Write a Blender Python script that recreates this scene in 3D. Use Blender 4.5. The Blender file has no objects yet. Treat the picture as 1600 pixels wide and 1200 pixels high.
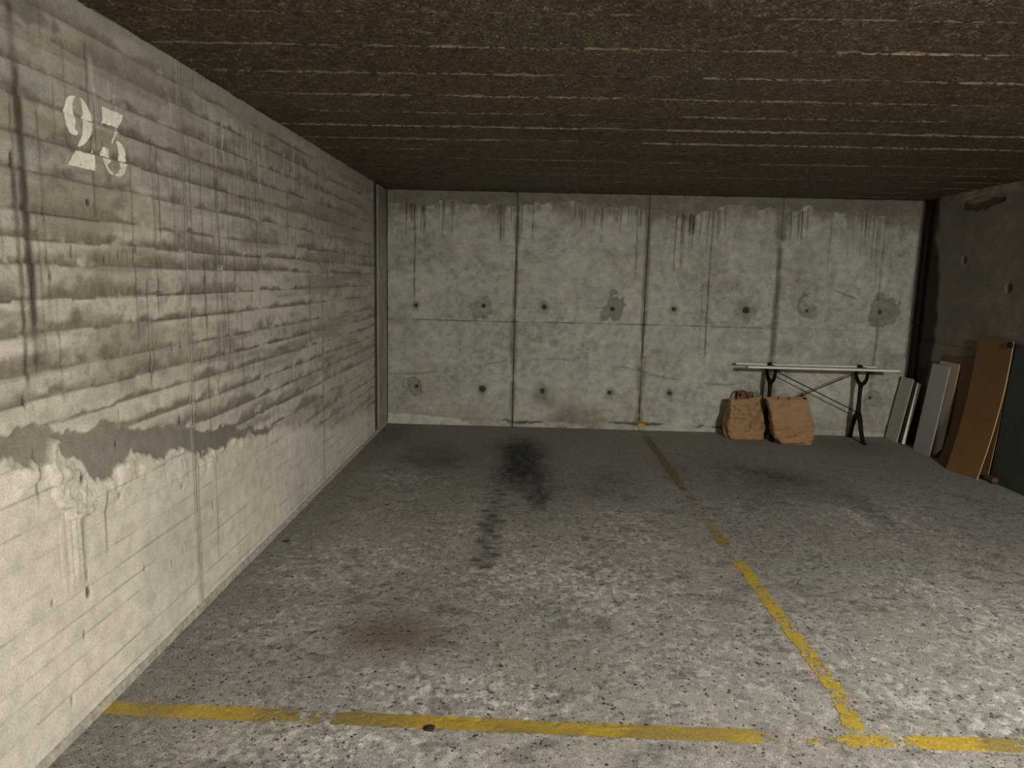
import bpy, bmesh, math, random
import numpy as np
from mathutils import Matrix, Vector

# ------------------------------------------------------------------ camera, world, exposure
scene = bpy.context.scene
C = scene.collection
F_PX, PITCH, YAW, ROLL = 1101.5, 0.1493, 0.0221, 0.0236
CAM_Z = 1.5
XL, XR, YB, H = -1.4305, 3.7558, 7.0564, 2.3275      # left wall, right wall, back wall, ceiling
YFRONT = -6.0                                          # end of the garage behind the camera

def camera():
    cy, sy, cp, sp = math.cos(YAW), math.sin(YAW), math.cos(PITCH), math.sin(PITCH)
    f = Vector((-sy * cp, cy * cp, -sp)); r = Vector((cy, sy, 0)); u = r.cross(f)
    cr, sr = math.cos(ROLL), math.sin(ROLL)
    r2 = cr * r + sr * u; u2 = -sr * r + cr * u
    m = Matrix((r2, u2, -f)).transposed().to_4x4(); m.translation = (0, 0, CAM_Z)
    cam = bpy.data.cameras.new('camera'); o = bpy.data.objects.new('camera', cam); C.objects.link(o)
    cam.sensor_width = 36; cam.lens = 36 * F_PX / 1600; cam.clip_start = 0.05; cam.clip_end = 60
    o.matrix_world = m; scene.camera = o
camera()
w = bpy.data.worlds.new('world'); scene.world = w; w.use_nodes = True
w.node_tree.nodes['Background'].inputs[0].default_value = (0.02, 0.019, 0.017, 1)
w.node_tree.nodes['Background'].inputs[1].default_value = 1.0
vs = scene.view_settings
vs.view_transform = 'Standard'; vs.look = 'None'; vs.gamma = 1.0; vs.use_curve_mapping = False
vs.exposure = 0.0
LAMP_POS = (2.60, -1.0, H)          # round bulkhead lamp on the ceiling, behind and right of the camera
LAMP_STRENGTH = 2350.0
LAMP_COL = (1.0, 0.965, 0.885)

# ------------------------------------------------------------------ numpy noise
_tabs = {}
def _tab(seed):
    if seed not in _tabs:
        _tabs[seed] = np.random.RandomState(seed).rand(256, 256)
    return _tabs[seed]
def vn(x, y, seed=0):
    t = _tab(seed)
    xi = np.floor(x).astype(int); yi = np.floor(y).astype(int)
    fx = x - xi; fy = y - yi
    fx = fx * fx * (3 - 2 * fx); fy = fy * fy * (3 - 2 * fy)
    a = t[xi & 255, yi & 255]; b = t[(xi + 1) & 255, yi & 255]
    c = t[xi & 255, (yi + 1) & 255]; d = t[(xi + 1) & 255, (yi + 1) & 255]
    return (a * (1 - fx) + b * fx) * (1 - fy) + (c * (1 - fx) + d * fx) * fy
def fbm(x, y, seed=0, o=4, g=0.5):
    s = 0; amp = 1; tot = 0
    for k in range(o):
        s = s + amp * vn(x * 2 ** k + 17.3 * k, y * 2 ** k + 9.1 * k, seed + k); tot += amp; amp *= g
    return s / tot
def ss(a, b, x):
    t = np.clip((x - a) / (b - a), 0, 1); return t * t * (3 - 2 * t)
def mixc(c, col, m):
    return c * (1 - m[..., None]) + np.array(col) * m[..., None]
def scale(c, f):
    return c * f[..., None]

# ------------------------------------------------------------------ object helpers
def tag(o, label=None, cat=None, group=None, kind=None):
    if label: o['label'] = label
    if cat: o['category'] = cat
    if group: o['group'] = group
    if kind: o['kind'] = kind
    return o
def link(name, me, mat=None, parent=None, smooth=True):
    o = bpy.data.objects.new(name, me); C.objects.link(o)
    if mat: me.materials.append(mat)
    if parent: o.parent = parent
    if smooth:
        me.polygons.foreach_set('use_smooth', np.ones(len(me.polygons), bool))
    return o
def empty(name, loc=(0, 0, 0), parent=None):
    o = bpy.data.objects.new(name, None); C.objects.link(o); o.location = loc; o.empty_display_size = 0.1
    if parent: o.parent = parent
    return o
def grid_mesh(name, P, col=None, keep=None, flip=False):
    n, m = P.shape[:2]
    idx = np.arange(n * m).reshape(n, m)
    q = np.stack([idx[:-1, :-1], idx[1:, :-1], idx[1:, 1:], idx[:-1, 1:]], -1)
    if flip: q = q[..., ::-1]
    q = q.reshape(-1, 4) if keep is None else q[keep]
    V = P.reshape(-1, 3); CC = None if col is None else col.reshape(-1, 3)
    if keep is not None:
        used = np.unique(q); mp = np.zeros(n * m, int); mp[used] = np.arange(len(used))
        q = mp[q]; V = V[used]; CC = None if CC is None else CC[used]
    me = bpy.data.meshes.new(name)
    me.vertices.add(len(V)); me.vertices.foreach_set('co', V.astype(np.float32).ravel())
    me.loops.add(q.size); me.loops.foreach_set('vertex_index', q.astype(np.int32).ravel())
    me.polygons.add(len(q)); me.polygons.foreach_set('loop_start', (np.arange(len(q)) * 4).astype(np.int32))
    me.update(calc_edges=True)
    if CC is not None:
        a = me.color_attributes.new('Col', 'FLOAT_COLOR', 'POINT')
        a.data.foreach_set('color', np.concatenate([np.clip(CC, 0, 1), np.ones((len(CC), 1))], 1).astype(np.float32).ravel())
    return me
def box_into(bm, lo, hi, M=None):
    x0, y0, z0 = lo; x1, y1, z1 = hi
    vs_ = [bm.verts.new((M @ Vector(p)) if M else p) for p in
           [(x0, y0, z0), (x1, y0, z0), (x1, y1, z0), (x0, y1, z0), (x0, y0, z1), (x1, y0, z1), (x1, y1, z1), (x0, y1, z1)]]
    for f in ((3, 2, 1, 0), (4, 5, 6, 7), (0, 1, 5, 4), (1, 2, 6, 5), (2, 3, 7, 6), (3, 0, 4, 7)):
        bm.faces.new([vs_[i] for i in f])
def finish(bm, name, mat, parent=None, smooth=False, bevel=0):
    if bevel:
        bmesh.ops.bevel(bm, geom=list(bm.edges), offset=bevel, segments=2, affect='EDGES', profile=0.5)
    bmesh.ops.recalc_face_normals(bm, faces=list(bm.faces))
    me = bpy.data.meshes.new(name); bm.to_mesh(me); bm.free()
    return link(name, me, mat, parent, smooth)
def box(name, lo, hi, mat, parent=None, bevel=0):
    bm = bmesh.new(); box_into(bm, lo, hi); return finish(bm, name, mat, parent, False, bevel)
def catmull(pts, n=6):
    P = [np.array(p, float) for p in pts]; P = [2 * P[0] - P[1]] + P + [2 * P[-1] - P[-2]]; out = []
    for i in range(1, len(P) - 2):
        for t in np.linspace(0, 1, n, endpoint=False):
            a, b, c, d = P[i - 1:i + 3]
            out.append(0.5 * ((2 * b) + (c - a) * t + (2 * a - 5 * b + 4 * c - d) * t * t + (3 * b - a - 3 * c + d) * t ** 3))
    out.append(P[-2]); return out
def tube_into(bm, pts, rad, seg=10, n=6, flat=1.0):
    """pts: xyz list; rad: list of radii (same length) or number; flat squashes the section in X"""
    if not hasattr(rad, '__len__'): rad = [rad] * len(pts)
    Q = catmull([tuple(p) + (r,) for p, r in zip(pts, rad)], n)
    rings = []
    for i, qd in enumerate(Q):
        p = Vector(qd[:3]); r = max(qd[3], 1e-4)
        a = Vector(Q[max(i - 1, 0)][:3]); b = Vector(Q[min(i + 1, len(Q) - 1)][:3]); t = (b - a).normalized()
        s = Vector((1, 0, 0)) if abs(t.x) < 0.8 else Vector((0, 0, 1))
        u = (s - t * s.dot(t)).normalized(); v = t.cross(u)
        rings.append([bm.verts.new(p + u * math.cos(k / seg * 2 * math.pi) * r * flat + v * math.sin(k / seg * 2 * math.pi) * r) for k in range(seg)])
    for A, B in zip(rings, rings[1:]):
        for k in range(seg): bm.faces.new((A[k], A[(k + 1) % seg], B[(k + 1) % seg], B[k]))
    bm.faces.new(rings[0][::-1]); bm.faces.new(rings[-1])

# ------------------------------------------------------------------ materials
def new_mat(name):
    m = bpy.data.materials.new(name); m.use_nodes = True
    nt = m.node_tree; b = nt.nodes['Principled BSDF']; return m, nt, b
def N(nt, kind, **kw):
    n = nt.nodes.new(kind)
    for k, v in kw.items():
        if k.startswith('i_'): n.inputs[k[2:].replace('_', ' ')].default_value = v
        else: setattr(n, k, v)
    return n
def mult(nt, a, b):
    n = N(nt, 'ShaderNodeMix', data_type='RGBA', blend_type='MULTIPLY'); n.inputs[0].default_value = 1
    nt.links.new(a, n.inputs[6]); nt.links.new(b, n.inputs[7]); return n.outputs[2]
def ramp(nt, src, stops):
    r = N(nt, 'ShaderNodeValToRGB'); e = r.color_ramp.elements
    while len(e) < len(stops): e.new(0.5)
    for el, (p, c) in zip(e, stops):
        el.position = p; el.color = (c, c, c, 1) if not hasattr(c, '__len__') else (*c, 1)
    nt.links.new(src, r.inputs[0]); return r.outputs[0]
def concrete(name, grain=160, gl=0.72, gh=1.22, bump=0.25, dist=0.004, rough=0.9, specks=None, mid=22, midl=0.86, midh=1.12, spec=0.25, glints=None):
    """colour attribute of the surface x grain x mottling, with fine relief"""
    m, nt, b = new_mat(name); L = nt.links.new
    g = N(nt, 'ShaderNodeNewGeometry').outputs['Position']
    at = N(nt, 'ShaderNodeAttribute', attribute_name='Col').outputs['Color']
    n1 = N(nt, 'ShaderNodeTexNoise', i_Scale=grain, i_Detail=5.0, i_Roughness=0.65); L(g, n1.inputs['Vector'])
    n2 = N(nt, 'ShaderNodeTexNoise', i_Scale=mid, i_Detail=6.0, i_Roughness=0.62); L(g, n2.inputs['Vector'])
    c = mult(nt, at, ramp(nt, n1.outputs[0], [(0.32, gl), (0.5, 1.0), (0.68, gh)]))
    c = mult(nt, c, ramp(nt, n2.outputs[0], [(0.33, midl), (0.5, 1.0), (0.67, midh)]))
    hgt = n1.outputs[0]
    if specks:
        for sc, thr, dark in specks:
            v = N(nt, 'ShaderNodeTexVoronoi', i_Scale=sc, i_Randomness=1.0); L(g, v.inputs['Vector'])
            n3 = N(nt, 'ShaderNodeTexNoise', i_Scale=sc * 0.5, i_Detail=1.0); L(g, n3.inputs['Vector'])
            mm = N(nt, 'ShaderNodeMath', operation='SUBTRACT'); L(n3.outputs[0], mm.inputs[1]); L(v.outputs['Distance'], mm.inputs[0])
            ad = N(nt, 'ShaderNodeMath', operation='ADD'); L(mm.outputs[0], ad.inputs[0]); ad.inputs[1].default_value = 0.5
            c = mult(nt, c, ramp(nt, ad.outputs[0], [(thr, dark), (thr + 0.045, 1.0)]))
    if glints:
        n4 = N(nt, 'ShaderNodeTexNoise', i_Scale=glints[0], i_Detail=2.0, i_Roughness=0.5); L(g, n4.inputs['Vector'])  # glints painted into the colour as brighter specks
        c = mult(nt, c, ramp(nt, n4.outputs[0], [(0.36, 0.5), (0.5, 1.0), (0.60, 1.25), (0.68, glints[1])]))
    L(c, b.inputs['Base Color'])
    sm = N(nt, 'ShaderNodeMath', operation='ADD'); L(n1.outputs[0], sm.inputs[0]); L(n2.outputs[0], sm.inputs[1])
    bp = N(nt, 'ShaderNodeBump', i_Strength=bump, i_Distance=dist); L(sm.outputs[0], bp.inputs['Height']); L(bp.outputs[0], b.inputs['Normal'])
    b.inputs['Roughness'].default_value = rough; b.inputs['Specular IOR Level'].default_value = spec
    return m
def plain(name, col, rough=0.7, scale_=40, lo=0.85, hi=1.12, bump=0.0, dist=0.002, metal=0, spec=0.4, stretch=None):
    m, nt, b = new_mat(name); L = nt.links.new
    tc = N(nt, 'ShaderNodeTexCoord').outputs['Object']
    if stretch:
        mp = N(nt, 'ShaderNodeMapping'); mp.inputs['Scale'].default_value = stretch; L(tc, mp.inputs[0]); tc = mp.outputs[0]
    n1 = N(nt, 'ShaderNodeTexNoise', i_Scale=scale_, i_Detail=5.0, i_Roughness=0.6); L(tc, n1.inputs['Vector'])
    rgb = N(nt, 'ShaderNodeRGB'); rgb.outputs[0].default_value = (*col, 1)
    L(mult(nt, rgb.outputs[0], ramp(nt, n1.outputs[0], [(0.3, lo), (0.7, hi)])), b.inputs['Base Color'])
    b.inputs['Roughness'].default_value = rough; b.inputs['Metallic'].default_value = metal; b.inputs['Specular IOR Level'].default_value = spec
    if bump:
        bp = N(nt, 'ShaderNodeBump', i_Strength=bump, i_Distance=dist); L(n1.outputs[0], bp.inputs['Height']); L(bp.outputs[0], b.inputs['Normal'])
    return m

M_LEFT = concrete('board_marked_concrete', grain=130, bump=0.3, gl=0.8, gh=1.15, mid=18)
M_BACK = concrete('panel_concrete', grain=110, bump=0.28, gl=0.68, gh=1.26, mid=14, midl=0.80, midh=1.15)
M_RIGHT = concrete('dark_wall_concrete', grain=80, bump=0.3, mid=9)
M_FLOOR = concrete('floor_concrete', grain=210, gl=0.42, gh=1.7, bump=0.5, dist=0.004, mid=40, midl=0.84, midh=1.16,
                   specks=[(48, 0.125, 0.2), (110, 0.13, 0.35)], spec=0.3, rough=0.85)
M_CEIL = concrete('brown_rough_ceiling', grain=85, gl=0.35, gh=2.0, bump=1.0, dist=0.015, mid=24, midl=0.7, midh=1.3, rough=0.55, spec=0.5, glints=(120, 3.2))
M_FIN = plain('grey_mortar_fin', (0.24, 0.21, 0.16), 0.85, 60, 0.6, 1.3, 0.4)
M_BACKING = plain('dark_joint_concrete', (0.10, 0.092, 0.078), 0.95, 30, 0.7, 1.2, 0.3)
M_PLAINCON = plain('plain_concrete', (0.33, 0.31, 0.27), 0.92, 12, 0.8, 1.15, 0.3, 0.004)
M_JOINT = plain('dark_streaked_joint', (0.035, 0.027, 0.016), 0.9, 8, 0.3, 2.2, 0.5, 0.01, stretch=(6, 6, 0.35))  # very dark brown with vertical streaks

# ------------------------------------------------------------------ LEFT WALL : board-marked concrete panels
COURSES = [0.0, 0.06, 0.15, 0.242, 0.31, 0.38, 0.46, 0.545, 0.65, 0.745, 0.84, 0.935, 1.03, 1.111, 1.196, 1.305, 1.402, 1.506,
           1.577, 1.654, 1.767, 1.864, 1.963, 2.055, 2.156, 2.238, H]
rs = np.random.RandomState(5)
def patch_bounds(u):
    kx = [1.0, 1.55, 1.84, 2.16, 2.35, 2.62, 3.10, 3.45, 3.90, 4.1]
    top = np.interp(u, kx, [1.10, 1.08, 1.05, 1.000, .965, .892, .795, .720, .640, .600])
    bot = np.interp(u, [1.0, 1.55, 1.84, 1.98, 2.12, 2.25, 2.33, 2.44, 2.62, 2.91, 3.2, 3.45, 3.90, 4.1],
                    [1.02, 1.0, .965, .915, .905, .815, .800, .838, .790, .716, .690, .655, .625, .612])
    return top, bot
# vertical drip stains: (u, z_top, z_bottom, width, strength)
DRIPS = [(2.005, 2.20, 1.20, .016, 1.0), (2.012, 1.95, 1.3, .010, .8), (1.965, 1.80, 1.15, .009, .85), (2.05, 1.66, 1.25, .005, .45), (1.905, 1.9, 1.5, .006, .4)]
for k in range(70):
    u0 = rs.uniform(1.95, 6.45); zt = rs.choice([rs.uniform(1.9, 2.28), rs.uniform(1.3, 1.9)], p=[.7, .3]) if u0 < 4.9 else rs.uniform(1.5, 2.2)
    DRIPS.append((u0, zt, zt - rs.uniform(.12, .75) * rs.uniform(.4, 1), rs.uniform(.0028, .0045) * (1 + u0 / 12), rs.uniform(.2, .75)))
for k in range(30):      # dense run of streaks under the ceiling
    u0 = rs.normal(3.5, .35); zt = rs.uniform(1.85, 2.12); DRIPS.append((u0, zt, zt - rs.uniform(.15, .62), rs.uniform(.0028, .0045), rs.uniform(.3, .75)))
for u0, zt, zb in ((2.28, .66, .52), (3.13, .68, .16), (3.10, 1.5, .72), (2.62, 1.45, 1.05), (2.55, 1.85, 1.25), (2.70, 1.98, 1.32), (2.74, 1.95, 1.6), (3.22, 1.6, 1.0), (3.33, 1.62, 1.05), (1.966, .97, .80), (2.28, .75, .63)):
    DRIPS.append((u0, zt, zb, .0045, .7))
LIGHTDRIPS = [(rs.uniform(2.35, 4.6), rs.uniform(2.05, 2.22), rs.uniform(.06, .2), rs.uniform(.004, .009), rs.uniform(.3, .8)) for k in range(34)]
HOLES = [(2.164, .442, .012, .022), (2.36, .71, .006, .012), (2.83, .89, .010, .02), (2.86, 1.19, .008, .02), (2.79, 1.19, .006, .02), (2.30, 1.71, .011, .012)]
for k in range(110):
    HOLES.append((rs.uniform(1.9, 6.4), rs.uniform(.1, 1.95), rs.uniform(.0035, .0075), rs.uniform(.008, .026)))

def left_field(u, v, poff):
    """height and albedo of the left wall at (Y, Z)"""
    cl = np.array(COURSES) + 0.0
    wob = (fbm(u * 1.7 + poff * 7, v * 1.2, 31, 3) - .5) * .012
    k = np.clip(np.searchsorted(cl, v + wob, side='right') - 1, 0, len(cl) - 2)
    lo, hi = cl[k], cl[k + 1]; d = v + wob - lo; e = hi - (v + wob)
    rk = _tab(77)[(k * 7 + int(poff * 13)) & 255, (k * 3) & 255]; rk2 = _tab(78)[(k * 5 + int(poff * 29)) & 255, k & 255]
    top, bot = patch_bounds(u)
    rag = (fbm(u * 9, v * 9, 41, 4) - .5) * .10 + (fbm(u * 34, v * 34, 45, 3) - .5) * .045
    inp = ss(-.006, .006, np.minimum(top + rag * .8 - v, v - bot - rag * .9)) * ss(4.05, 3.9, u + rag)
    line_low = top - .02
    upper = ss(-.05, .05, v - np.where(u < 4.1, line_low, np.interp(u, [4.1, 5, 6.5], [.58, .40, .25])) + rag * .8)
    # albedo
    big = fbm(u * .9, v * 1.3, 51, 4); med = fbm(u * 5, v * 6, 55, 4); str_ = fbm(u * 2.2, v * 26, 59, 4); fine = fbm(u * 40, v * 40, 63, 3)
    lowc = np.array((.66, .615, .54)); upc = np.array((.50, .465, .40))
    c = lowc * (1 - upper[..., None]) + upc * upper[..., None]
    c = scale(c, .80 + .22 * big + .22 * (med - .5) + .30 * (str_ - .5) * upper + .10)
    c = mixc(c, (.40, .40, .34), .30 * ss(.52, .68, fbm(u * 3 + 9, v * 3, 67, 3)))      # greenish tinge
    c = scale(c, 1 - .10 * (rk - .5) * 2 * upper)
    # darker towards the ceiling
    hi_d = ss(1.35, 2.15, v + (big - .5) * .5)
    c = mixc(c, (.245, .228, .195), .66 * hi_d)
    # rough brown band along the bottom of each course
    bw = (.008 + .075 * ss(.35, .75, fbm(u * 2.1 + k * 3.7, v * 0 + k * 1.3, 71, 3)) * (.5 + .8 * rk2)) * upper + .0015
    bw = bw * (1 - .5 * ss(3.8, 5.6, u))
    band = ss(bw * 1.25, bw * .15, d + (fbm(u * 9, v * 14, 75, 5) - .5) * .070) * upper * (1 - inp)
    c = mixc(c, (.175, .148, .114), (.90 - .35 * ss(4.2, 5.6, u)) * band * ss(.30, .55, fbm(u * 11, v * 18, 79, 4) + .12))
    bnd2 = ss(.47, .60, fbm(u * 1.6, v * 15 + poff, 80, 5)) * upper * (1 - inp); c = mixc(c, (.235, .205, .16), .55 * bnd2)
    pal = ss(.55, .68, fbm(u * 3.2 + 5, v * 11, 81, 4)) * (1 - band) * (1 - .7 * ss(1.5, 1.9, v)); c = mixc(c, (.62, .58, .50), .45 * pal)
    gr = ss(.56, .66, fbm(u * 26, v * 30, 82, 3)) * upper * ss(.42, .6, med); c = scale(c, 1 - .22 * gr)
    dl = np.minimum(d, e)
    ln = ss(.0050, .0012, dl) * (.05 + .60 * ss(.44, .68, fbm(u * 2.2, k * 2.0 + poff, 83, 4)))
    ln = np.maximum(ln * upper, (1 - upper) * ss(.0042, .001, dl) * (.18 + .5 * ss(.45, .65, fbm(u * 3, k * 2.0 + 5, 84, 3))))
    c = scale(c, 1 - .60 * ln * (1 - inp))
    h = (rk - .5) * .0032 * (.35 + .65 * upper) - .0045 * band - .0022 * ln + (fine - .5) * .0018 + band * (fbm(u * 60, v * 60, 87, 3) - .5) * .009 + (med - .5) * .003
    # smooth mortar strip and the torn render below it
    c = mixc(c, (.205, .186, .155), inp * .94)
    c = scale(c, 1 + inp * (.5 * (fbm(u * 2.6, v * 4, 91, 3) - .5)))
    h = h * (1 - inp) + inp * (-.007 + (med - .5) * .002)
    below = ss(.20, .02, bot - v) * (1 - inp) * ss(0.0, .02, bot + rag - v + .02) * ss(3.9, 3.2, u)
    c = mixc(c, (.60, .555, .475), .45 * below * ss(.4, .6, fbm(u * 14, v * 12, 95, 3)))
    h = h + below * .016 * ss(.42, .7, fbm(u * 11, v * 11, 99, 4))
    # lump of poured plaster with runs
    bl = np.exp(-(((u - 2.11) / .075) ** 2 + ((v - .80) / .085) ** 2)) + .8 * np.exp(-(((u - 2.045) / .03) ** 2 + ((v - .92) / .07) ** 2)) + .6 * np.exp(-(((u - 2.19) / .05) ** 2 + ((v - .745) / .03) ** 2))
    bl = ss(.40, .52, bl + (fbm(u * 24, v * 24, 103, 4) - .5) * .75)
    c = mixc(c, (.58, .545, .47), bl * .9)
    h = h * (1 - bl) + bl * (.010 + .022 * np.abs(fbm(u * 22, v * 22, 107, 4) - .5) * 2 + .008 * ss(.5, .52, fbm(u * 16, v * 16, 108, 3)))
    run = ss(.58, .64, vn(u * 75, v * 1.5, 109)) * ss(2.02, 2.06, u) * ss(2.20, 2.16, u) * ss(.45, .55, v) * ss(.78, .70, v)
    h = h + run * .004; c = mixc(c, (.57, .53, .46), run * .5)
    rl = np.exp(-((u - 2.155 - .05 * (v - .6)) / .012) ** 2) * ss(.46, .5, v) * ss(.74, .70, v); c = scale(c, 1 - .45 * rl * fbm(u * 60, v * 30, 113, 2) * 1.5)
    # smear along the ceiling, dark patch in the near top
    tb = ss(.0, .02, v - (H - .075) + (fbm(u * 3.0, v * 0 + 3, 117, 4) - .5) * .16)
    c = mixc(c, (.275, .255, .215), tb * .75)
    dp = ss(.0, .25, 1 - ((u - 1.93) / .30) ** 2 - ((v - 2.235 + .1 * (u - 1.93)) / .055) ** 2 + (fbm(u * 12, v * 12, 121, 3) - .5) * 1.6)
    c = mixc(c, (.165, .148, .12), dp * .8)
    for (u0, zt, zb, wd, s) in DRIPS:
        msk = (np.abs(u - u0) < wd * 4) & (v < zt + .05) & (v > zb - .05)
        if not msk.any(): continue
        uu, vv = u[msk], v[msk]
        f = np.exp(-((uu - u0 - .004 * (vn(vv * 9, vv * 0 + u0 * 31, 125) - .5)) / wd) ** 2) * ss(zb - .03, zb + .05, vv) * ss(zt + .03, zt - .01, vv)
        f = f * s * (.45 + .9 * vn(vv * 14, vv * 0 + u0 * 17, 127)); f = np.clip(f, 0, .9)
        c[msk] = c[msk] * (1 - f[:, None]) + np.array((.075, .062, .046)) * f[:, None]
    for (u0, zt, ln_, wd, s) in LIGHTDRIPS:
        msk = (np.abs(u - u0) < wd * 4) & (v < zt + .05) & (v > zt - ln_ - .05)
        if not msk.any(): continue
        uu, vv = u[msk], v[msk]
        f = np.exp(-((uu - u0 - .010 * (vn(vv * 15, vv * 0 + u0 * 31, 131) - .5)) / wd) ** 2) * ss(zt - ln_ - .02, zt - ln_ + .06, vv) * ss(zt + .02, zt, vv) * s
        c[msk] = c[msk] * (1 - f[:, None]) + np.array((.55, .52, .45)) * f[:, None]; h[msk] += f * .002
    for (u0, z0, rx, rz) in HOLES:
        msk = (np.abs(u - u0) < rx * 3) & (np.abs(v - z0) < rz * 3)
        if not msk.any(): continue
        q = ((u[msk] - u0) / rx) ** 2 + ((v[msk] - z0) / rz) ** 2; f = ss(1.5, .5, q)
        c[msk] = c[msk] * (1 - .8 * f[:, None]); h[msk] -= f * .008
    return h, c

wall_left = tag(box('wall_left', (XL - .25, YFRONT, -.02), (XL - .022, YB + .25, H + .05), M_BACKING), kind='structure')
PANELS_L = [(-6.0, -1.0), (-1.0, 1.05), (1.05, 2.935), (2.935, 4.845), (4.845, 6.50)]
H_CACHE = {}
for pi, (a, b) in enumerate(PANELS_L):
    poff = pi * .37 + .1
    near = b > 1.5
    slab = box('concrete_panel', (XL - .022, a + .004, 0), (XL - .0115, b - .004, H), M_BACKING, wall_left)
    if not near: us = np.linspace(a, b, int((b - a) / .03)); dz = .03
    else:
        st = .0055 if b < 3 else (.0065 if b < 5 else .009)
        us = np.linspace(a + .0012, b - .0012, int((b - a) / st)); dz = .0062
    us = np.concatenate([[us[0]], us, [us[-1]]])
    for k in range(len(COURSES) - 1):
        z0, z1 = COURSES[k], COURSES[k + 1]
        vz = np.linspace(z0, z1, max(3, int((z1 - z0) / dz) + 1))
        U, V = np.meshgrid(us, vz, indexing='ij')
        h, c = left_field(U, V, poff)
        # raised bead beside the joint
        jd = np.minimum(U - a, b - U)
        if near:
            wv = .008 * (fbm(V * 3, V * 0 + pi, 135, 3) - .5)
            j = ss(.022, .014, np.abs(jd + wv - .004)) ; c = mixc(c, (.36, .335, .285), j * .5); h = h + j * .003; jl_ = ss(.004, .0015, np.abs(jd + wv - .022)); c = scale(c, 1 - .35 * jl_)
            j2 = ss(.004, .001, jd); c = scale(c, 1 - .25 * j2)
        h[0, :] = -.003; h[-1, :] = -.003
        P = np.stack([XL + h, U, V], -1)
        link('board_imprint', grid_mesh('board_imprint', P, c, flip=False), M_LEFT, slab)
# dark sealed joint and pale end strip in the far corner
def strip_field(a, b, col, rough, name, parent, mat, seed, xoff):
    us = np.concatenate([[a], np.linspace(a, b, 24), [b]]); vz = np.linspace(0, H, 300)
    U, V = np.meshgrid(us, vz, indexing='ij')
    c = np.ones(U.shape + (3,)) * np.array(col); c = scale(c, .7 + .6 * fbm(U * 10, V * 6, seed, 4))
    c = scale(c, 1 - .45 * ss(1.5, 2.3, V)); h = (fbm(U * 14, V * 8, seed + 5, 4) - .5) * rough + xoff; h[0] = h[-1] = -.014
    return link(name, grid_mesh(name, np.stack([XL + h, U, V], -1), c), mat, parent)
slab = box('concrete_panel', (XL - .022, 6.5, 0), (XL - .016, YB, H), M_BACKING, wall_left)
strip_field(6.505, 6.66, (.095, .088, .07), .006, 'joint_filling', slab, M_LEFT, 141, -.010)
strip_field(6.665, YB + .02, (.36, .335, .285), .006, 'corner_strip', slab, M_LEFT, 147, .004)
# thin kicker of concrete along the foot of the wall
bm = bmesh.new(); ys = np.linspace(1.0, YB, 160); prev = None
for y in ys:
    wv = .004 * math.sin(y * 9) + rs.uniform(-.0025, .0025)
    sec = [(XL - .01, y, .034), (XL + .008, y, .031 + wv * .5), (XL + .011 + wv * .4, y, .022), (XL + .013 + wv * .4, y, -.005)]
    cur = [bm.verts.new(p) for p in sec]
    if prev:
        for i in range(3): bm.faces.new((prev[i], prev[i + 1], cur[i + 1], cur[i]))
    prev = cur
M_KICK = plain('pale_kicker_concrete', (.43, .40, .345), .9, 35, .55, 1.25, .4, .004)
kick = tag(finish(bm, 'baseboard_left', M_KICK, None, False), kind='structure')

# ------------------------------------------------------------------ BACK WALL : eight smooth cast panels with tie holes
TIES = [(-1.14, 1.207, .020, .045, 0), (-.461, 1.217, .022, .10, 1), (.145, 1.219, .024, .055, 0), (.824, 1.217, .022, .115, 2), (1.431, 1.230, .022, .05, 0),
        (2.142, 1.237, .034, .10, 0), (2.738, 1.245, .018, .085, 3), (3.456, 1.250, .022, .13, 2),
        (-1.131, .385, .020, .075, 1), (-.46, .377, .034, .05, 0), (.151, .374, .026, .06, 0), (.83, .373, .022, .05, 0), (1.435, .384, .024, .055, 0),
        (2.12, .385, .022, .06, 0), (2.76, .39, .022, .06, 0), (3.44, .393, .020, .07, 1)]
BDRIPS = []
for cx, w_, n_, l_ in ((-.95, .18, 14, .28), (-.3, .2, 8, .3), (.55, .22, 9, .16), (.95, .15, 9, .25), (1.52, .13, 22, .52), (1.75, .2, 10, .25), (2.62, .3, 12, .3), (3.2, .3, 12, .45), (-1.25, .1, 6, .3)):
    for k in range(n_):
        zt = rs.uniform(2.08, 2.2); BDRIPS.append((rs.normal(cx, w_ * .55), zt, zt - rs.uniform(.12, 1) ** 1.3 * l_, rs.uniform(.0035, .0065), rs.uniform(.4, .95)))
BDRIPS += [(-1.15, 2.15, 1.25, .008, .75), (1.76, 2.1, .75, .008, .75), (1.70, 1.4, .8, .006, .4), (1.03, 2.12, 1.5, .007, .7), (3.42, 2.1, 1.3, .012, .5), (3.37, 2.1, 1.5, .008, .5), (3.44, 1.2, .75, .014, .5), (3.43, .7, .42, .016, .45), (-.30, 2.17, 1.85, .009, .8), (-.135, 2.18, 1.9, .01, .7), (2.9, 2.1, 1.6, .008, .4)]
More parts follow.
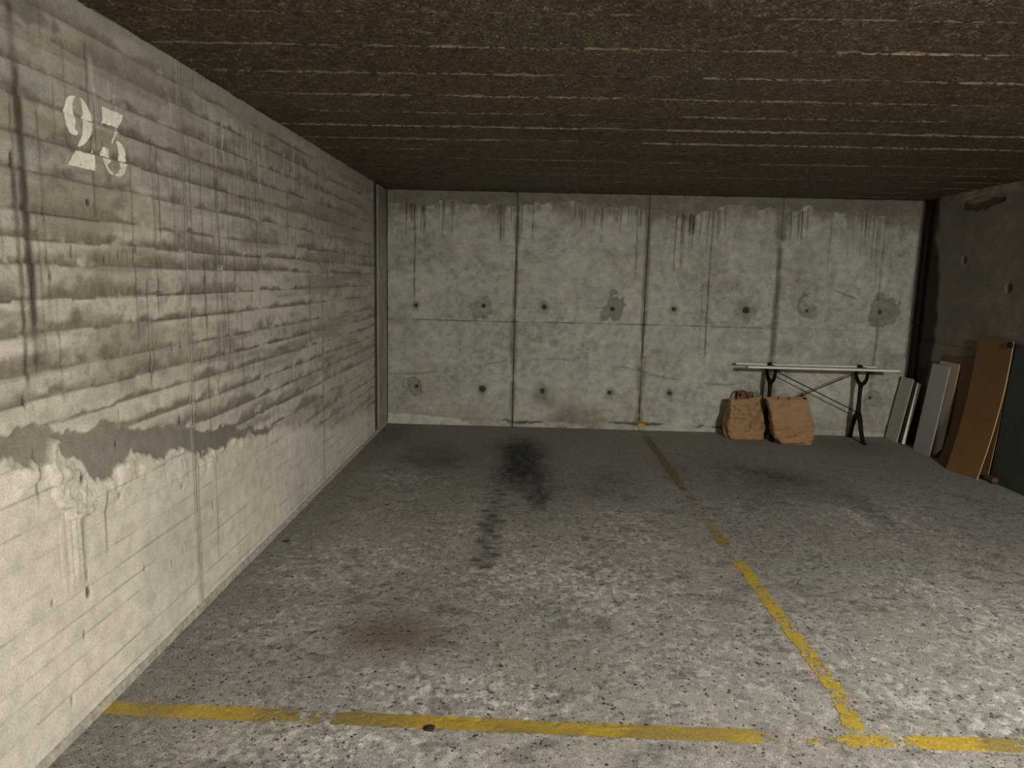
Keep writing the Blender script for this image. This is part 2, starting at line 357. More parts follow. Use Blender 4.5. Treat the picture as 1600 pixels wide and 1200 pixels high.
def back_field(u, v):
    big = fbm(u * .8 + 3, v * 1.1, 201, 4); med = fbm(u * 4, v * 5, 205, 4); fine = fbm(u * 30, v * 30, 209, 3); st = fbm(u * 1.5, v * 12, 213, 4); vs_ = fbm(u * 16, v * 1.3, 215, 4)
    c = np.ones(u.shape + (3,)) * np.array((.50, .50, .435))
    c = scale(c, .78 + .26 * big + .22 * (med - .5) + .16 * (st - .5) + .08)
    c = mixc(c, (.38, .37, .31), .6 * ss(.48, .70, fbm(u * 2.3, v * 2.9, 217, 5)))
    sp_ = fbm(u * 22, v * 26, 218, 3); zone = ss(.40, .62, fbm(u * 1.7 + 6, v * 2.2, 219, 4))
    c = scale(c, 1 - .20 * zone * ss(.50, .68, sp_)); c = mixc(c, (.60, .59, .52), .45 * (1 - zone) * ss(.52, .66, fbm(u * 6, v * 9, 222, 4)))
    c = scale(c, 1 + .16 * (vs_ - .5)); c = mixc(c, (.45, .40, .29), .35 * ss(.60, .72, fbm(u * 2.8 + 11, v * 1.9 + 4, 223, 3)) * ss(.9, .3, v))
    crv = np.exp(-((v - .60 - .10 * np.sin(u * 1.9 + 1) - .05 * (fbm(u * 3, v * 0, 224, 3) - .5)) / .008) ** 2) * ss(.45, .6, fbm(u * 3, v * 3 + 2, 226, 3)); c = scale(c, 1 - .4 * crv)
    # below the horizontal joint on the right: greyer, wavy tide line
    tl = .98 - .05 * np.sin(u * 2.1) - .16 * np.clip(u - 2.9, 0, 1) + (fbm(u * 4, v * 0, 221, 3) - .5) * .12
    gz = ss(1.5, 2.2, u) * ss(.0, .02, tl - v + .1) * ss(.36, .40, v - tl + .62)
    c = mixc(c, (.29, .29, .275), .45 * gz * ss(.35, .6, fbm(u * 7, v * 9, 225, 4)))
    h = (med - .5) * .004 + (fine - .5) * .0012 + (big - .5) * .004
    # darker margins beside the vertical joints
    for jx, wd in ((-.145, .05), (1.14, .085), (2.43, .12), (3.76, .04)):
        dd = np.abs(u - jx + .02 * (fbm(v * 4, v * 0 + jx, 229, 4) - .5)); msk = ss(wd * (.15 + 1.3 * vn(v * 3.5, v * 0 + jx * 3, 233)), wd * .15, dd)
        c = mixc(c, (.16, .148, .115), .75 * msk * ss(.25, .55, fbm(u * 8, v * 8, 237, 4) + .1))
    # mortar band under the ceiling, ragged lower edge
    lowb = H - .135 - .05 * (fbm(u * 1.4, v * 0 + 2, 241, 3) - .5) * 2 - .06 * (fbm(u * 9, v * 4, 245, 4) - .5) * 2 + .045 * ss(.1, .35, u) * ss(.85, .6, u) - .06 * ss(1.2, 1.35, u) * ss(1.95, 1.6, u) + .05 * ss(2.5, 2.7, u) * ss(3.2, 3.05, u)
    tb = ss(-.006, .006, v - lowb)
    stn = ss(.22, .0, lowb - v) * (1 - tb) * ss(.42, .62, fbm(u * 6, v * 3, 249, 4))
    c = mixc(c, (.215, .165, .135), .85 * stn); rg = np.exp(-((lowb - v - .02) / .05) ** 2) * (1 - tb); c = mixc(c, (.25, .22, .17), .7 * rg * ss(.4, .55, fbm(u * 13, v * 8, 250, 3)))
    c = mixc(c, (.185, .172, .14), tb * .93); c = scale(c, 1 + tb * (.4 * (med - .5)))
    h = h + tb * .005
    for (u0, zt, zb, wd, s) in BDRIPS:
        m_ = (np.abs(u - u0) < .05) & (v > zb - .05) & (v < zt + .1)
        if not m_.any(): continue
        uu, vv = u[m_], v[m_]
        f = np.exp(-((uu - u0 - .010 * (vn(vv * 6, vv * 0 + u0 * 31, 253) - .5)) / wd) ** 2) * ss(zb - .03, zb + .05, vv) * s * (.4 + .8 * vn(vv * 12, vv * 0 + u0 * 11, 257)); f = np.clip(f, 0, .92) * (1 - tb[m_])
        c[m_] = c[m_] * (1 - f[:, None]) + np.array((.055, .042, .030)) * f[:, None]
    # horizontal shutter line
    hl = ss(.010, .003, np.abs(v - 1.068 + (fbm(u * 2, u * 0, 261, 2) - .5) * .01)) * (.35 + .65 * ss(.38, .6, fbm(u * 5, u * 0 + 3, 265, 3))) * ss(3.75, 2.4, u)
    c = scale(c, 1 - .55 * hl)
    # tie holes, spalls and filled rings
    for (u0, z0, r, R_, kd) in TIES:
        m_ = (np.abs(u - u0) < .3) & (np.abs(v - z0) < .3)
        if not m_.any(): continue
        uu, vv = u[m_] - u0, v[m_] - z0; ang = np.arctan2(vv, uu); rr = np.hypot(uu, vv)
        ir = R_ * (.75 + .6 * fbm(ang * 1.2 + 5, ang * 0 + u0 * 7, 269, 3))
        rr2 = rr + (fbm(uu * 11 + u0 * 5, vv * 11, 271, 4) - .5) * R_ * 1.5; sp = ss(ir, ir * .90, rr2)
        if kd == 2: c[m_] = mixc(c[m_], (.22, .205, .165), .75 * sp); h[m_] -= .010 * sp * (.5 + fbm(uu * 25, vv * 25, 273, 3))
        elif kd == 1: c[m_] = mixc(c[m_], (.25, .235, .19), .55 * sp); h[m_] -= .004 * sp
        elif kd == 3: 
            cres = ss(.025, .015, np.abs(np.hypot((uu + .015) / .7, vv - .06) - .10)) * ss(-.02, .01, -uu) ; sp2 = np.maximum(sp * .8, cres); c[m_] = mixc(c[m_], (.22, .205, .165), .65 * sp2); h[m_] -= .005 * sp2
        else: c[m_] = mixc(c[m_], (.17, .155, .12), .55 * ss(R_ * 1.5, r, rr + (fbm(uu * 14, vv * 14, 277, 3) - .5) * R_ * 1.2))
        rim = np.exp(-((rr2 - ir) / .006) ** 2) * (kd in (1, 2)); c[m_] = scale(c[m_], 1 - .45 * rim)
        ho = ss(r * 1.1, r * .8, rr * (.92 + .2 * vn(ang * 2, ang * 0 + u0, 279)))
        c[m_] = mixc(c[m_], (.045, .038, .028), .9 * ho); h[m_] -= .030 * ho
    # foot of the wall: stains, crumbling render, pale plaster strip in the left corner
    gl = ss(.34, .02, v) * ss(.45, .65, fbm(u * 1.6 + 2, v * 2.5, 281, 4)); c = mixc(c, (.27, .245, .185), .6 * gl)
    bs = np.exp(-((u - .48) / .22) ** 2 - ((v - .10) / .12) ** 2) + .6 * np.exp(-((u - .17) / .12) ** 2 - ((v - .28) / .10) ** 2); c = mixc(c, (.12, .095, .065), np.clip(bs * 1.1 * fbm(u * 9, v * 9, 283, 4), 0, .8))
    ft = .052 + .05 * (fbm(u * 3.4, v * 0, 285, 4) - .5) + .03 * (fbm(u * 16, v * 3, 289, 3) - .5)
    foot = ss(.006, -.006, v - ft); crk = np.exp(-((v - ft) / (.006 + .016 * vn(u * 7, u * 0, 295))) ** 2) * ss(.38, .52, fbm(u * 4 + 5, v * 0 + 1, 293, 3)) * ss(.30, .5, fbm(u * 22, v * 30, 294, 3)) * ss(-.75, -.3, u)
    c = mixc(c, (.50, .49, .43), .75 * foot * ss(.35, .6, fbm(u * 6, v * 14, 297, 3)))
    c = mixc(c, (.05, .042, .030), .9 * np.clip(crk, 0, 1)); h = h + foot * .006 - crk * .012
    pt = np.interp(u, [-1.43, -1.1, -.62, -.5], [.108, .092, .055, -.05]); ps = ss(.004, -.004, v - pt)
    c = mixc(c, (.62, .61, .55), ps * .9 * ss(.25, .40, fbm(u * 14, v * 16, 301, 4) + .6 * ss(-.9, -1.2, u))); h = h * (1 - ps) + ps * .010
    sc = np.exp(-(((u - 3.08) * .35 + (v - 1.42) * 1.0) / .008) ** 2) * ss(.14, .10, np.abs(u - 3.1)); c = scale(c, 1 - .5 * sc)
    return h, c
wall_back = tag(box('wall_back', (XL - .25, YB + .045, -.02), (XR + .3, YB + .3, H + .05), M_BACKING), kind='structure')
cols = [XL, -.145, 1.14, 2.43, XR]; rows = [0.0, 1.068, H]
for i in range(4):
    for j in range(2):
        a, b = cols[i] + (.012 if i == 0 else .003), cols[i + 1] - .003
        us = np.linspace(a, b, int((b - a) / .0066)); us = np.concatenate([[us[0]], us, [us[-1]]])
        vz = np.linspace(rows[j], rows[j + 1], int((rows[j + 1] - rows[j]) / .0066))
        U, V = np.meshgrid(us, vz, indexing='ij'); wv = .006 * (fbm(V * 5, V * 0 + i, 305, 3) - .5)
        h, c = back_field(U, V); U2 = U.copy(); U2[:2] += wv[:2]; U2[-2:] += wv[-2:]; h[0] = h[-1] = -.03
        link('concrete_panel', grid_mesh('concrete_panel', np.stack([U2, YB - h, V], -1), c, flip=False), M_BACK, wall_back)

# ------------------------------------------------------------------ RIGHT WALL
wall_right = tag(box('wall_right', (XR + .07, YFRONT, -.02), (XR + .3, YB + .3, H + .05), M_BACKING), kind='structure')
def right_field(u, v):
    big = fbm(u * 1.1, v * 1.1, 311, 4); med = fbm(u * 5, v * 5, 315, 4)
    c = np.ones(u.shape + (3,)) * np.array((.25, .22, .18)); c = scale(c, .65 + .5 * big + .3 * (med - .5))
    h = (med - .5) * .006
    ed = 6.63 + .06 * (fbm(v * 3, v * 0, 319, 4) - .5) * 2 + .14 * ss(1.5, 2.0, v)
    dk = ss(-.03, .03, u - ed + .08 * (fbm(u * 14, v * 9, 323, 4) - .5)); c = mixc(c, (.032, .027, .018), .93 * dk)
    jl = ss(.008, .003, np.abs(v - 1.0)); c = scale(c, 1 - .35 * jl)
    tp = ss(0, .3, 1 - ((u - 6.2) / .3) ** 2 - ((v - 2.215) / .06) ** 2 + (fbm(u * 9, v * 9, 327, 3) - .5) * 1.6); c = mixc(c, (.06, .05, .04), .8 * tp); h = h - tp * .012
    for (u0, z0) in ((5.683, 1.513), (5.60, .95), (6.3, 1.75)):
        q = ((u - u0) / .035) ** 2 + ((v - z0) / .04) ** 2; f = ss(1.4, .6, q + (med - .5)); c = mixc(c, (.07, .06, .045), .8 * f); h = h - f * .012
    # lump of mortar where the wall meets the ceiling
    lm = ss(.0, .03, v - (H - .10 + .06 * (fbm(u * 2.4, v * 0 + 8, 331, 3) - .5) * 2)) * ss(6.75, 6.3, u); h = h + lm * .022 * fbm(u * 7, v * 9, 335, 3) * 1.5; c = mixc(c, (.33, .295, .24), .5 * lm)
    return h, c
for (a, b, st) in ((YFRONT, -1.5, .06), (-1.5, 3.6, .04), (3.6, 5.25, .016), (5.25, 6.82, .009)):
    us = np.linspace(a, b, int((b - a) / st)); us = np.concatenate([[us[0]], us, [us[-1]]]); vz = np.linspace(0, H, int(H / max(st, .009)))
    U, V = np.meshgrid(us, vz, indexing='ij'); h, c = right_field(U, V); h[0] = h[-1] = -.07
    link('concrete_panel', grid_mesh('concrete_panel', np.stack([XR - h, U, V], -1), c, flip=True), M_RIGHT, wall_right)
bm = bmesh.new()
for k in range(5):
    y0 = 6.825 + k * .046; box_into(bm, (XR + .030 + .012 * ((k * 7) % 3), y0, 0), (XR + .072, y0 + .044, H))
finish(bm, 'joint_recess', M_JOINT, wall_right, False)

# ------------------------------------------------------------------ wall behind the camera
tag(box('wall_front', (XL - .25, YFRONT - .2, -.02), (XR + .3, YFRONT, H + .05), M_PLAINCON), kind='structure')

# ------------------------------------------------------------------ FLOOR
LIGHTB = [(.11, 3.42, .45, .40, .9), (.38, 3.25, .40, .35, .9), (.63, 4.05, .30, .45, .5), (-.25, 2.38, .32, .16, 1.0), (-.1, 2.31, .35, .14, .7), (-.75, 3.6, .35, .25, .8), (-1.05, 3.4, .22, .25, .7), (-.9, 5.2, .25, .35, .6),
          (2.1, 3.3, .35, .3, .7), (2.3, 2.95, .5, .35, .8), (2.3, 4.45, .35, .4, .6), (1.8, 2.4, .5, .4, .6), (-1.0, 2.85, .25, .2, .5), (-.55, 2.05, .4, .16, .8), (-.35, 4.0, .35, .3, .5), (.9, 2.6, .6, .4, .4), (1.5, 2.6, .5, .5, .5)]
DARKB = [(-.02, 5.75, .17, .65, 1.0), (-.05, 6.1, .20, .35, .8), (.07, 4.80, .13, .42, .85), (-.06, 5.3, .20, .40, .9), (-.75, 5.7, .3, .5, .45), (1.8, 5.5, .35, .45, .5), (2.15, 5.4, .25, .25, .4), (2.33, 4.6, .10, .45, .55), (3.1, 6.6, .3, .4, .3),
         (.6, 5.05, .3, .4, .4), (-.2, 4.2, .06, .5, .55), (-.19, 3.64, .08, .12, .6), (-1.3, 6.4, .3, .6, .25), (1.2, 5.5, .15, .4, .3), (.2, 3.0, .15, .15, .25), (1.75, 5.0, .5, .3, .25)]
RUST = [(-.55, 2.78, .21, .18, .9), (-.75, 5.6, .25, .3, .5)]
def floor_h(u, v):
    return (fbm(u * 1.3, v * 1.3, 401, 3) - .5) * .006 + (fbm(u * 9, v * 9, 405, 3) - .5) * .0012
def floor_field(u, v):
    big = fbm(u * .7, v * .7, 409, 4); med = fbm(u * 3.4, v * 3.0, 413, 5); fi = fbm(u * 17, v * 15, 417, 4); ff = fbm(u * 55, v * 50, 421, 3); ye = fbm(u * 26, v * 11, 425, 3)
    c = np.ones(u.shape + (3,)) * np.array((.315, .295, .265)); c = scale(c, .70 + .36 * big + .34 * (med - .5) + .26 * (fi - .5) + .40 * (ff - .5) * ss(5.5, 3.5, v) + .12)
    c = mixc(c, (.30, .27, .255), .25 * ss(.5, .7, fbm(u * 1.5 + 3, v * 1.5, 429, 3)))
    c = mixc(c, (.285, .285, .235), .5 * ss(.5, .66, fbm(u * 1.2 + 8, v * 1.2 + 1, 433, 3)))
    # far end darker and smooth
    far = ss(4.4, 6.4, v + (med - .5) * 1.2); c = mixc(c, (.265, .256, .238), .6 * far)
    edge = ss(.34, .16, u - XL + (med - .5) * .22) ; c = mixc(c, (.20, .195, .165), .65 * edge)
    rough = np.clip(1 - far * .8 - edge * .8, 0.1, 1)
    # bleached flakes
    acc = np.zeros_like(u)
    for (x, y, rx, ry, s) in LIGHTB: acc = np.maximum(acc, s * np.exp(-((u - x) / rx) ** 2 - ((v - y) / ry) ** 2))
    fl = ss(.47, .60, fi * .6 + ye * .4 + .16 * (acc - .35)) * np.clip(acc * 1.1 + .12, 0, 1)
    wf = ss(.60, .68, fbm(u * 42, v * 34, 427, 3) + .10 * (acc - .3)) * np.clip(.25 + acc, 0, 1) * ss(6.6, 5.0, v); c = mixc(c, (.44, .42, .385), np.clip(fl * .45, 0, .6)); c = mixc(c, (.43, .40, .395), .30 * acc); c = mixc(c, (.62, .60, .56), .8 * wf)
    # eroded dark scallops
    pit = ss(.40, .33, fbm(u * 11 + 5, v * 17, 437, 3)) * rough * ss(.46, .62, med + .06); c = scale(c, 1 - .30 * pit)
    sp = ss(.30, .20, vn(u * 62, v * 62, 441)) * rough * ss(.2, .5, fbm(u * 3, v * 3, 445, 2)); c = scale(c, 1 - .35 * sp)
    for (x, y, rx, ry, s) in DARKB:
        g = s * np.exp(-((u - x) / rx) ** 2 - ((v - y) / ry) ** 2); g = np.clip(g * (.45 + 1.1 * fbm(u * 8, v * 5, 449, 4)), 0, .93); c = mixc(c, (.036, .035, .037), g * (.70 + .4 * ss(.35, .6, fbm(u * 30, v * 14, 451, 3))))
    for k, (x, y) in enumerate([(-.20 + .06 * math.sin(k * 2.1), 4.85 - .09 * k) for k in range(16)]):
        q = ((u - x) / .030) ** 2 + ((v - y) / .022) ** 2; c = scale(c, 1 - .5 * ss(1.8, .5, q + (fi - .5) * 2))
    for (x, y, rx, ry, s) in RUST:
        g = s * np.exp(-(((u - x) / rx) ** 2 + ((v - y) / ry) ** 2) ** 1.3); c = mixc(c, (.135, .098, .068), np.clip(g * (.4 + 1.0 * med), 0, .8))
    for k in range(26):           # curved scrapes left by tyres
        x0, y0, R_ = SCR[k]; rr = np.hypot(u - x0, v - y0); f = np.exp(-((rr - R_) / .007) ** 2) * ss(.5, .68, fbm(u * 4, v * 4 + k, 453, 3)); c = mixc(c, c * 1.45, .5 * f)
    h = floor_h(u, v) + rough * ((ff - .5) * .0016 - pit * .0014 - sp * .0012) + fl * .0005
    return h, c
SCR = [(rs.uniform(-1, 3), rs.uniform(1, 7), rs.uniform(.5, 3)) for k in range(26)]
xs = np.concatenate([np.linspace(XL - .01, 2.6, 470), np.linspace(2.6, XR + .08, 105)[1:]])
ysf = np.concatenate([np.linspace(YFRONT, 1.45, 60), np.geomspace(1.46 + 1.2, YB + .05 + 1.2, 640) - 1.2])
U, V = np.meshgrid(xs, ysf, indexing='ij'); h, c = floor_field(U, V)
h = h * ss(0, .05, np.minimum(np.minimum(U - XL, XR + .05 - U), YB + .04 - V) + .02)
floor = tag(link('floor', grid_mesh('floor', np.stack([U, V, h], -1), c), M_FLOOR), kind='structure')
box('floor_slab', (XL - .25, YFRONT - .2, -.25), (XR + .3, YB + .3, -.02), M_BACKING, floor)

# ------------------------------------------------------------------ CEILING : rough brown boards with mortar fins
ceiling = tag(box('ceiling', (XL - .25, YFRONT - .2, H + .035), (XR + .3, YB + .3, H + .3), M_BACKING), kind='structure')
Y0, PITCH_C = 2.379, .3475
STR = [.9, .65, .9, .8, .65, .75, .6, .8, .5]
kmin = -int((Y0 - YFRONT) / PITCH_C) - 1
edges = [Y0 + PITCH_C * k + (rs.uniform(-.012, .012)) for k in range(kmin, 14)]
edges = [e for e in edges if YFRONT - .05 < e < YB - .05] + [YB + .06]
for k, (a, b) in enumerate(zip(edges, edges[1:])):
    nearb = a > 1.5
    us = np.linspace(XL - .02, XR + .08, 620 if nearb else 90)
    vv = np.linspace(a + .004, b - .004, 30 if nearb else 6); vv = np.concatenate([[vv[0]], vv, [vv[-1]]])
    U, V = np.meshgrid(us, vv, indexing='ij')
    lum = fbm(U * 14, V * 16, 501, 4); l2 = fbm(U * 45, V * 50, 505, 3); bg = fbm(U * .8, V * 1.5 + k * 3, 509, 3)
    h = (lum - .5) * .012 + (l2 - .5) * .014 + rs.uniform(-.004, .004) + (bg - .5) * .008
    dj = np.minimum(V - a, b - V); h = h + .004 * ss(.03, .0, dj)
    c = np.ones(U.shape + (3,)) * np.array((.098, .064, .031)); c = scale(c, .5 + .5 * bg + 1.1 * (lum - .35) + 1.1 * (l2 - .45)); c = mixc(c, (.20, .175, .13), .7 * ss(.62, .74, l2))
    c = mixc(c, (.115, .095, .065), .5 * ss(.5, .7, fbm(U * 1.1 + 4, V * 1.1, 513, 4)))
    c = mixc(c, (.12, .055, .022), .35 * ss(.55, .75, fbm(U * .9 + 14, V * 3.1 + k, 517, 3)))
    h[:, 0] = h[:, -1] = .03
    bo = link('ceiling_board', grid_mesh('ceiling_board', np.stack([U, V, H + h], -1), c, flip=True), M_CEIL, ceiling)
    if nearb and k + 2 < len(edges):
        # ragged fin of mortar squeezed through the joint at the far edge of this board
        n = 1000; x = np.linspace(XL, XR, n); f = fbm(x * 2.2, x * 0 + k, 521, 4); g = vn(x * 60, x * 0 + k * 5, 525)
        g2 = vn(x * 115, x * 0 + k * 7, 527); dep = .0006 + .0048 * ss(.28, .72, f) * (.15 + .6 * g + .5 * g2) * STR[k % len(STR)]; dep[(f < .38) | (g < .2) | (g2 < .16)] = -.003
        yy = b + .004 * (fbm(x * 9, x * 0 + k, 529, 3) - .5); wd = .002 + .002 * vn(x * 25, x * 0 + k, 533)
        P = np.stack([np.stack([x, yy - wd - .003, H + .012 + 0 * x], -1), np.stack([x, yy - wd * .6, H - dep], -1), np.stack([x, yy + wd * .6, H - dep * .95], -1), np.stack([x, yy + wd + .003, H + .012 + 0 * x], -1)], 1)
        link('mortar_fin', grid_mesh('mortar_fin', P, None, flip=True), M_FIN, bo, False)

# ------------------------------------------------------------------ LAMP (behind the camera)
lamp = tag(empty('bulkhead_lamp', LAMP_POS), 'round white bulkhead lamp mounted on the brown ceiling', 'lamp')
bm = bmesh.new(); prof = [(.0, 0), (.165, 0), (.165, -.035), (.150, -.045), (.145, -.030), (0, -.030)]
def lathe_into(bm, prof, seg=40):
    rings = [[bm.verts.new((r * math.cos(t), r * math.sin(t), z)) for t in np.linspace(0, 2 * math.pi, seg, endpoint=False)] if r > 0 else [bm.verts.new((0, 0, z))] for r, z in prof]
    for A, B in zip(rings, rings[1:]):
        for k in range(seg):
            f = [A[k % len(A)], A[(k + 1) % len(A)], B[(k + 1) % len(B)], B[k % len(B)]]; g = []
            [g.append(q) for q in f if q not in g]
            if len(g) > 2: bm.faces.new(g)
lathe_into(bm, prof); finish(bm, 'lamp_base', plain('white_lamp_housing', (.7, .7, .68), .5), lamp, True)
bm = bmesh.new(); lathe_into(bm, [(.143 * math.cos(t), -.030 - .085 * math.sin(t)) for t in np.linspace(0, math.pi / 2 - .01, 10)] + [(0, -.115)])
m_em, nt, b_ = new_mat('lit_opal_diffuser'); b_.inputs['Base Color'].default_value = (.8, .8, .78, 1)
b_.inputs['Emission Color'].default_value = (*LAMP_COL, 1); b_.inputs['Emission Strength'].default_value = LAMP_STRENGTH
finish(bm, 'lamp_diffuser', m_em, lamp, True)

# ------------------------------------------------------------------ PAINTED MARKINGS
def paint_mat(name, col, rough=.7, grain=140, lo=.6, hi=1.25):
    m, nt, b = new_mat(name); L = nt.links.new; g = N(nt, 'ShaderNodeNewGeometry').outputs['Position']
    at = N(nt, 'ShaderNodeAttribute', attribute_name='Col').outputs['Color']
    n1 = N(nt, 'ShaderNodeTexNoise', i_Scale=grain, i_Detail=4.0, i_Roughness=.6); L(g, n1.inputs['Vector'])
    L(mult(nt, at, ramp(nt, n1.outputs[0], [(.3, lo), (.5, 1.0), (.7, hi)])), b.inputs['Base Color'])
    bp = N(nt, 'ShaderNodeBump', i_Strength=.25, i_Distance=.002); L(n1.outputs[0], bp.inputs['Height']); L(bp.outputs[0], b.inputs['Normal'])
    b.inputs['Roughness'].default_value = rough; return m
M_YELLOW = paint_mat('worn_yellow_paint', (.42, .28, .03))
M_WHITE = paint_mat('white_stencil_paint', (.7, .68, .6), .8, 90, .85, 1.1)
def paint_line(name, pts, width, wear, label, cell=.0032):
    pts = np.array(pts, float); seg = np.hypot(*np.diff(pts, axis=0).T); s = np.concatenate([[0], np.cumsum(seg)])
    n = int(s[-1] / cell); t = np.linspace(0, s[-1], n); cx = np.interp(t, s, pts[:, 0]); cy = np.interp(t, s, pts[:, 1])
    tx, ty = np.gradient(cx), np.gradient(cy); l = np.hypot(tx, ty); nx, ny = -ty / l, tx / l
    k = np.ones(25) / 25; nx = np.convolve(np.pad(nx, 12, 'edge'), k, 'valid'); ny = np.convolve(np.pad(ny, 12, 'edge'), k, 'valid')
    m = int(width / cell) + 4; o = (np.arange(m) - (m - 1) / 2) * cell
    Xp = cx[:, None] + nx[:, None] * o; Yp = cy[:, None] + ny[:, None] * o
    hh, _ = floor_field(Xp, Yp)
    wr = np.interp(t, [a for a, _ in wear], [b for _, b in wear])[:, None]
    e = np.abs(o)[None] / (width / 2)
    nz = fbm(Xp * 95, Yp * 95, 601, 3) * .50 + fbm(Xp * 32, Yp * 32, 603, 3) * .28 + fbm(Xp * 9, Yp * 9, 605, 3) * .22
    v = nz - .26 * ss(.75, 1.05, e) - .9 * ss(1.0, 1.12, e)
    keepv = v > (.22 + .36 * wr); keep = keepv[:-1, :-1] & keepv[1:, 1:]
    g = fbm(Xp * 3, Yp * 3, 609, 3); br = fbm(t[:, None] * 1.1, o[None] * 0 + 3, 613, 2)
    col = np.ones(Xp.shape + (3,)) * np.array((.43, .30, .042)); col = mixc(col, (.27, .205, .06), ss(.40, .62, g)); col = scale(col, .7 + .45 * br + .25 * (nz - .5))
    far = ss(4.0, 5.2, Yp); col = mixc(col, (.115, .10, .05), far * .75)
    P = np.stack([Xp, Yp, hh + .0016], -1)
    me = grid_mesh(name, P, col, keep=keep); return tag(link(name, me, M_YELLOW), label, 'floor marking')
LINE_DIV = [(1.172, 6.95), (1.170, 6.5), (1.168, 5.476), (1.158, 4.643), (1.168, 3.964), (1.180, 3.55), (1.178, 3.14), (1.188, 2.8), (1.187, 2.5), (1.172, 2.35), (1.150, 2.235)]
paint_line('parking_line', LINE_DIV, .078, [(0, .95), (.15, .75), (.5, .42), (1.6, .40), (1.9, .8), (2.5, .85), (2.85, .7), (2.95, .2), (3.05, .6), (3.1, 1.0), (3.25, 1.0), (3.3, .35), (3.55, .35), (3.6, .6), (3.85, .35), (4.02, .7), (4.06, .35), (4.45, .35), (4.52, .9), (4.58, .6), (4.66, .3), (4.8, .25)],
           'worn yellow painted line running from the back wall towards the cross line')
paint_line('parking_line', [(-1.42, 2.20), (-.8, 2.195), (-.2, 2.19), (.6, 2.180), (1.2, 2.177), (1.7, 2.185), (2.6, 2.19)], .078,
           [(0, .1), (.55, .05), (.57, .5), (.78, .85), (.84, .25), (1.0, .15), (2.15, .15), (2.22, .25), (2.24, .9), (2.3, .75), (2.4, .85), (2.48, 1.0), (2.52, .5), (2.55, .35), (2.64, .40), (2.70, .9), (2.76, .6), (2.85, .15), (3.06, .15), (3.1, .6), (3.3, .3), (4, .4)],
           'yellow painted cross line at the mouth of the parking bay, parallel to the back wall')
bm = bmesh.new(); rr = random.Random(4)
ring = [(1.168 + .036 * (abs(math.cos(t)) ** .6) * (1 if math.cos(t) > 0 else -1) * rr.uniform(.85, 1.1), .050 + .026 * (abs(math.sin(t)) ** .6) * (1 if math.sin(t) > 0 else -1) * rr.uniform(.8, 1.15)) for t in np.linspace(0, 2 * math.pi, 22, endpoint=False)]
fr = [bm.verts.new((x, YB - .020, z)) for x, z in ring]; bk = [bm.verts.new((x, YB - .004, z)) for x, z in ring]
bm.faces.new(fr)
for i in range(22): bm.faces.new((fr[i], fr[i - 1], bk[i - 1], bk[i]))
tag(finish(bm, 'paint_daub', plain('bright_yellow_paint', (.62, .36, .03), .6, 60, .7, 1.2)), 'bright yellow paint daub at the foot of the back wall', 'paint mark')
# stencilled number on the left wall, strokes as polygons in (Y, Z)
DIG2 = [[(2.264, 2.027), (2.237, 2.023), (2.215, 2.003), (2.205, 1.971), (2.208, 1.94), (2.222, 1.918), (2.241, 1.908), (2.266, 1.911), (2.268, 1.924), (2.255, 1.926), (2.259, 1.958), (2.250, 1.991), (2.252, 2.012)],
        [(2.279, 2.027), (2.300, 2.026), (2.324, 2.008), (2.341, 1.981), (2.341, 1.938), (2.318, 1.907), (2.278, 1.878), (2.265, 1.879), (2.286, 1.912), (2.293, 1.965), (2.291, 2.006)],
        [(2.246, 1.862), (2.331, 1.866), (2.337, 1.882), (2.343, 1.875), (2.344, 1.813), (2.202, 1.810)]]
DIG3 = [[(2.398, 2.030), (2.526, 2.027), (2.491, 1.976), (2.405, 1.975), (2.404, 1.963), (2.397, 1.971)], [(2.472, 1.964), (2.482, 1.963), (2.449, 1.917), (2.441, 1.921)],
        [(2.406, 1.899), (2.425, 1.894), (2.435, 1.877), (2.431, 1.856), (2.415, 1.846), (2.419, 1.832), (2.442, 1.822), (2.439, 1.815), (2.415, 1.821), (2.389, 1.85), (2.384, 1.871), (2.391, 1.888)],
        [(2.468, 1.931), (2.496, 1.932), (2.520, 1.917), (2.532, 1.884), (2.524, 1.848), (2.495, 1.818), (2.456, 1.814), (2.457, 1.820), (2.478, 1.833), (2.482, 1.899)]]
def smooth_poly(p, sharp):
    return np.array(p) if sharp else np.array([q for q in catmull(list(p) + [p[0]], 5)][:-1])
def inside(poly, u, v):
    r = np.zeros(u.shape, bool); n = len(poly)
    for i in range(n):
        (x1, y1), (x2, y2) = poly[i], poly[(i + 1) % n]
        cnd = ((y1 > v) != (y2 > v)) & (u < (x2 - x1) * (v - y1) / (y2 - y1 + 1e-12) + x1); r ^= cnd
    return r
number = tag(empty('stencil_number', (XL, 2.37, 1.92)), 'white stencilled number 23 painted on the left concrete wall', 'number')
for strokes in (DIG2, DIG3):
    u = np.arange(2.19, 2.55, .0018); v = np.arange(1.80, 2.04, .0018); U, V = np.meshgrid(u, v, indexing='ij')
    ju = (fbm(U * 60, V * 60, 621, 3) - .5) * .006; jv = (fbm(U * 60 + 9, V * 60, 625, 3) - .5) * .006
    kv = np.zeros(U.shape, bool)
    for s in strokes: kv |= inside(smooth_poly(s, len(s) < 8), U + ju, V + jv)
    hh, _ = left_field(U, V, 2 * .37 + .1); hh = hh + .0022
    col = np.ones(U.shape + (3,)) * np.array((.86, .83, .74)); col = scale(col, .82 + .3 * fbm(U * 18, V * 18, 629, 3))
    kv &= fbm(U * 45, V * 45, 633, 3) > .20
    me = grid_mesh('digit', np.stack([XL + hh, U, V], -1) - np.array((XL, 2.37, 1.92)), col, keep=(kv[:-1, :-1] & kv[1:, 1:]))
    link('digit', me, M_WHITE, number)

